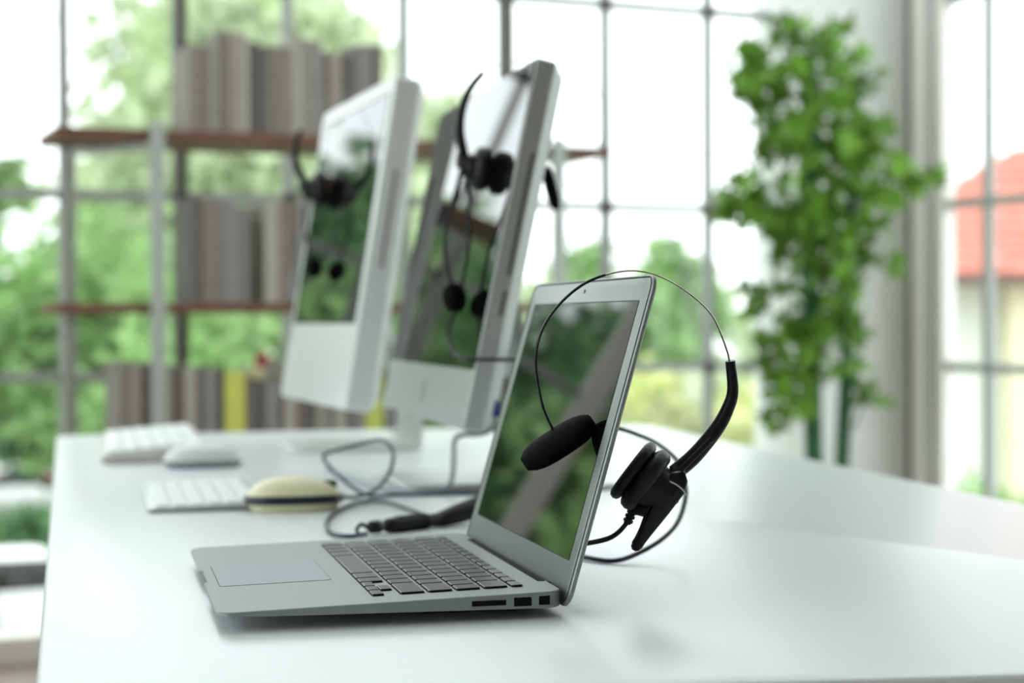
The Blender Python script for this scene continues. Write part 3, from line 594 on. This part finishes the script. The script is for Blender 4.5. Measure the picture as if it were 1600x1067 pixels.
for a, z, r in CL:
    for _ in range(int(900*r*r/tot)):
        while True:
            p = [random.uniform(-1, 1) for _ in range(3)]
            if sum(q*q for q in p) < 1: break
        spots.append((a+p[0]*r, 4.27+p[1]*min(.17, r*1.1), z+p[2]*r))
spots.sort(key=lambda s: s[1])
bulk = MB()
for k, s in enumerate(spots):
    sc = random.uniform(.036, .060); rot = Euler((random.uniform(.3, 2.2), random.uniform(-.6, .6), random.uniform(0, 6.28)))
    if k < 300: inst('leaf', LEAF, pt, RM(*s), rot, (sc, sc, sc))
    else:
        mtx = Matrix.Translation(RM(*s)) @ rot.to_matrix().to_4x4() @ Matrix.Scale(sc, 4)
        bulk.add([mtx @ v.co for v in LEAF.vertices], [list(p.vertices) for p in LEAF.polygons])
tag(bulk.build('leaves', M_LEAF, pt), kind='stuff')

# ---------------------------------------------------------------- outside: ground, trees, house, cars (the room is upstairs)
GZ = -5.0
struct('ground', MB().box(-120, 160, 7, 260, GZ-.2, GZ), mat('lawn', '#93a07f', .9, 0, .3, .35), 'green lawn far below the windows')
struct('driveway', MB().box(-14, 9, 26, 64, GZ, GZ+.03), mat('driveway_paving', '#76786c', .9, 0, .08, 1.2), 'pale paved drive below the windows')
def az(a, dist): return Vector((dist*math.sin(rad(a)), dist*math.cos(rad(a)), GZ))
BARK = mat('bark', '#5d4a3a', .9, 0, .25, 8)
GREENS = {'mid': '#98b97c', 'dark': '#6c9766', 'pale': '#c6d3b0', 'yellow': '#d3d8a0', 'deep': '#4f7652'}  # leaf greens paled to stand in for haze and veiling glare
def foliage_mat(k): return mat('foliage_'+k, GREENS[k], .55, 0, .45, .9, .3, 0, .45)
def tree(name, label, a, dist, zc, rx, rz, k, nleaf=3200, clumps=34, ls=.11, trunk=True, group='trees and shrubs outside the windows'):
    p = az(a, dist); root = thing(name, p, label, 'tree' if trunk else 'shrub', group)
    rng = random.Random(int(a*100)+int(dist*7)+int(zc*31)); mb = MB(); cs = []
    for _ in range(clumps):
        while True:
            q = Vector([rng.uniform(-1, 1) for _ in range(3)])
            if .25 < q.length < 1: break
        cs.append(Vector((p.x+q.x*rx*.82, p.y+q.y*rx*.82, zc+q.z*rz*.82)))
    for i in range(nleaf):
        c = cs[i % clumps]; q = Vector([rng.gauss(0, 1) for _ in range(3)])*(.17*(rx+rz)/2)
        o = c+q; s = ls*rng.uniform(.7, 1.5); r = Euler((rng.uniform(0, 6.3), rng.uniform(0, 6.3), rng.uniform(0, 6.3))).to_matrix()
        mb.add([o+r @ Vector(v)*s for v in ((-.5, 0, .12), (0, -1, 0), (.5, 0, .12), (0, 1, 0))], [(0, 1, 2, 3)])
    tag(mb.build('foliage', foliage_mat(k), root), kind='stuff')
    if trunk:
        MB().tube([p, p+Vector((.1, 0, (zc-GZ)*.5)), Vector((p.x, p.y, zc+rz*.2))], [rx*.11, rx*.08, rx*.03], 10).build('trunk', BARK, root, smooth=True)
        for j in range(3):
            e = cs[j]; MB().tube([Vector((p.x, p.y, zc-rz*.5)), (Vector((p.x, p.y, zc-rz*.3))+e)/2, e], [rx*.04, rx*.03, rx*.012], 6).build('branch', BARK, root, smooth=True)
    return root
# in view, from left to right
tree('tree', 'sparse tree peeking in at the upper left edge', -3.7, 15, 1.95, .5, .5, 'mid', 700, 14, .09)
tree('tree', 'broad green tree at the left edge behind the shelf post', -.3, 17, .72, 1.5, 1.15, 'mid', 4400, 50)
tree('tree', 'big pale green tree rising behind the top shelf books', 4.4, 21, 2.75, 2.1, 2.3, 'pale', 9000, 100, .15)
tree('tree', 'pale tree left of the big one, above the shelf end', 1.9, 24, 1.9, 1.3, 1.7, 'pale', 4200, 50, .15)
tree('tree', 'darker tree standing lower behind the middle shelf', 2.2, 16, -.1, 1.25, 1.2, 'mid', 3200)
tree('shrub', 'dark shrub low behind the near left desk corner', -1.6, 24, -.35, 1.2, .75, 'deep', 2800, 26, .1, False)
tree('shrub', 'mid green shrub low behind the shelf posts', 1.6, 19, -1.0, 1.1, .8, 'dark', 2400, 26, .1, False)
tree('shrub', 'leafy shrub behind the lower-shelf books', 5.2, 15, -.5, 1.1, .9, 'mid', 2600, 28, .1, False)
tree('tree', 'green tree seen between the two monitors and the shelf', 8.6, 20, .6, 1.4, 1.5, 'mid', 3400)
tree('tree', 'pale tree top showing right of the white monitor', 11.0, 24, 2.6, 1.05, 1.5, 'pale', 2800, 30, .12)
tree('tree', 'tree directly behind the silver monitor', 13.2, 24, .7, 1.3, 1.2, 'pale', 2800, 30, .12)
tree('tree', 'small rounded tree right of the silver monitor', 15.6, 24, .85, .75, 1.25, 'mid', 2200, 26, .1)
tree('shrub', 'yellowish shrub just above the laptop lid', 17.2, 20, -.35, .9, .75, 'yellow', 2400, 26, .09, False)
tree('tree', 'green tree between laptop lid and potted plant', 18.7, 25, 1.0, .85, 1.15, 'mid', 2600, 28, .1)
tree('shrub', 'pale yellow shrub beyond the headset arm', 20.2, 19, -.55, .9, .7, 'yellow', 2400, 26, .09, False)
tree('shrub', 'pale shrub behind the potted plant stems', 22.4, 22, .1, 1.1, 1.2, 'pale', 2800, 30, .1, False)
tree('shrub', 'low shrub behind the corner column', 25.4, 18, -1.2, .9, .8, 'mid', 2200, 26, .1, False)
tree('shrub', 'green shrub at the foot of the house', 28.5, 17, -1.5, .75, .85, 'mid', 2200, 26, .09, False)
tree('shrub', 'low hedge shrub at the right edge before the house', 31.2, 19, -2.1, 1.0, .8, 'dark', 2200, 26, .1, False)
tree('shrub', 'dark garden shrub between the two parked cars', -2.3, 43, -4.3, 1.6, .8, 'dark', 1800, 20, .14, False)
tree('shrub', 'green garden shrub in front of the white car', -2.6, 27, -4.6, 1.1, .6, 'mid', 1600, 20, .1, False)
# beyond the left of the frame (they show in the dark screens)
for i, (a, d_, zc, rx, rz, k) in enumerate([(-8, 17, 1.3, 1.7, 1.7, 'mid'), (-12.5, 16, 1.7, 1.6, 2.0, 'dark'), (-17, 15, 1.9, 1.7, 1.9, 'mid'), (-22, 16, 2.0, 1.9, 2.0, 'dark'), (-28, 17, 1.8, 2.0, 2.0, 'mid'), (-35, 16, 1.8, 2.0, 2.0, 'dark'), (-14.6, 19, 2.2, 1.5, 2.0, 'dark'), (-10, 22, -1.2, 2.0, 1.6, 'dark'), (-15, 19, -1.2, 2.0, 1.6, 'deep'), (-20.5, 19, -1.2, 2.0, 1.6, 'mid'), (-26, 19, -1.2, 2.2, 1.6, 'deep')]):
    tree('tree', f"tree left of the view, {ORD[i]} of those mirrored in the screens", a, d_, zc, rx, rz, k, 4200, 46, .12)

# the house with the red tiled roof
HA, HD = 30.4, 27.0
hb = az(HA, HD); hr = rad(-HA*.55)
house = thing('house', (hb.x, hb.y, GZ), 'cream house with a red tiled roof beyond the right window', 'house')
house.rotation_euler = (0, 0, hr)
def hbox(nm, x0, x1, y0, y1, z0, z1, m, par=house, bev=0):
    return MB().box(x0, x1, y0, y1, z0, z1).build(nm, m, par, bevel=bev, origin=Vector((0, 0, 0)))
EZ = 5.0+.9355+.58                                     # eave height above the ground
hbox('wall', -.55, 6.5, 0, 6, 0, EZ, mat('house_cream', '#ece3c4', .8, 0, .04, 1))
hbox('porch_wall', -2.9, -.55, .5, 5, 0, EZ-.05, mat('house_white', '#f0f2ee', .8, 0, .03, 1))
for x, z in ((.35, EZ-3.6), (2.4, EZ-3.6), (4.4, EZ-3.6), (2.4, EZ-1.6)):
    wf = hbox('window', x, x+.95, -.04, .02, z, z+1.15, M_WWHITE)
    hbox('pane', x+.07, x+.88, -.05, -.035, z+.07, z+1.08, M_SCREEN, wf)
hbox('gutter', -3.3, 7.0, -.62, -.5, EZ-.12, EZ, mat('gutter_brown', '#6a5a52', .6), house)
# hipped roof: front slope tiled piece by piece
M_TILE = mat('red_roof_tile', '#c97f6f', .7, 0, .12, 3, .3, 0, 0, .14)
SL = rad(32); tw, tl = .30, .34
tm = mesh_of(MB().rings([[(-tw*.48, y, z+h) for y, z, h in ()] or [(x, 0, z+.03) for x, z in ((-tw*.49, 0), (0, .03), (tw*.49, 0), (tw*.49, -.02), (0, .01), (-tw*.49, -.02))], [(x, tl*1.08, z) for x, z in ((-tw*.49, 0), (0, .03), (tw*.49, 0), (tw*.49, -.02), (0, .01), (-tw*.49, -.02))]]), 'roof_tile', M_TILE)
rb = MB(); x0, x1, yb = -3.3, 7.0, 3.0; rise = 3.55*math.tan(SL)
rb.add([(x0, -.55, EZ), (x1, -.55, EZ), (x1, 6.6, EZ), (x0, 6.6, EZ), (x0+3.5, yb, EZ+rise), (x1, yb, EZ+rise)], [(0, 1, 5, 4), (1, 2, 5), (2, 3, 4, 5), (3, 0, 4), (3, 2, 1, 0)])
roof = rb.build('roof', mat('roof_bed', '#a86557', .8, 0, .1, 2), house, origin=Vector((0, 0, 0)))
for r_ in range(11):
    yy = -.58+r_*tl*math.cos(SL); zz = EZ+r_*tl*math.sin(SL)+.03
    inset = max(0, (yy+.55)/3.55*3.5)
    c0 = math.ceil(inset/tw)
    for c_ in range(c0, 29):
        o = bpy.data.objects.new('roof_tile', tm); COL.objects.link(o); o.parent = roof
        o.location = (x0+tw*(c_+.5), yy, zz); o.rotation_euler = (SL, 0, 0)

# parked cars on the drive
def car(label, a, dist, rz, paint, sz=1.):
    p = az(a, dist); root = thing('car', (p.x, p.y, GZ+.03), label, 'car', 'parked cars on the drive'); root.rotation_euler = (0, 0, rz); root.scale = (sz, sz, sz)
    O = Vector((0, 0, 0))
    sec = [(-2.1, .45, .70, .72), (-2.0, .30, .86, .80), (-1.3, .25, .95, .86), (-.4, .25, .98, .88), (.9, .25, .98, .88), (1.7, .28, .92, .86), (2.1, .40, .74, .76)]
    rs = [[(x, -w, z0+.1), (x, -w, z1-.12), (x, -w*.9, z1), (x, w*.9, z1), (x, w, z1-.12), (x, w, z0+.1), (x, w*.85, z0), (x, -w*.85, z0)] for x, z0, z1, w in sec]
    bd = MB().rings(rs).build('car_body', paint, root, smooth=True, origin=O, angle=45)
    cab = [(-1.35, .92, .94, .74), (-.75, .92, 1.36, .66), (-.2, .92, 1.46, .64), (.7, .92, 1.44, .64), (1.35, .92, 1.2, .66), (1.75, .9, .92, .72)]
    rs = [[(x, -w*1.12, z0), (x, -w, z1-.06), (x, -w*.88, z1), (x, w*.88, z1), (x, w, z1-.06), (x, w*1.12, z0)] for x, z0, z1, w in cab]
    MB().rings(rs).build('cabin_glass', M_SCREEN, root, smooth=True, origin=O, angle=45)
    rf = [(-.8, 1.37, .62), (-.2, 1.475, .60), (.7, 1.455, .60), (1.25, 1.27, .60)]
    MB().rings([[(x, -w, z-.03), (x, -w*.9, z+.012), (x, w*.9, z+.012), (x, w, z-.03)] for x, z, w in rf]).build('roof_panel', paint, root, smooth=True, origin=O)
    wm = mesh_of(MB().lathe((0, -.1, 0), (0, 1, 0), [(0, .2), (.02, .31), (.18, .31), (.2, .2)], 18), 'wheel', M_RUBBER, smooth=True)
    for x in (-1.35, 1.3):
        for y in (-.8, .8): o = bpy.data.objects.new('wheel', wm); COL.objects.link(o); o.parent = root; o.location = (x, y, .31)
    for y in (-.6, .6): MB().box(-2.12, -2.04, y-.16, y+.16, .58, .72).build('headlight', M_WWHITE, root, origin=O)
    return root
car('white parked car nearer the building, seen past the left desk edge', -3.2, 32.5, rad(12), mat('white_car_paint', '#eceeee', .3, 0, .01, 5, .5, 0, 0, 0, .5), 1.2)
car('silver parked car farther off on the drive', -2.2, 54, rad(8), mat('silver_car_paint', '#b9bcb8', .3, .4, .01, 5, .5, 0, 0, 0, .5), 1.1)
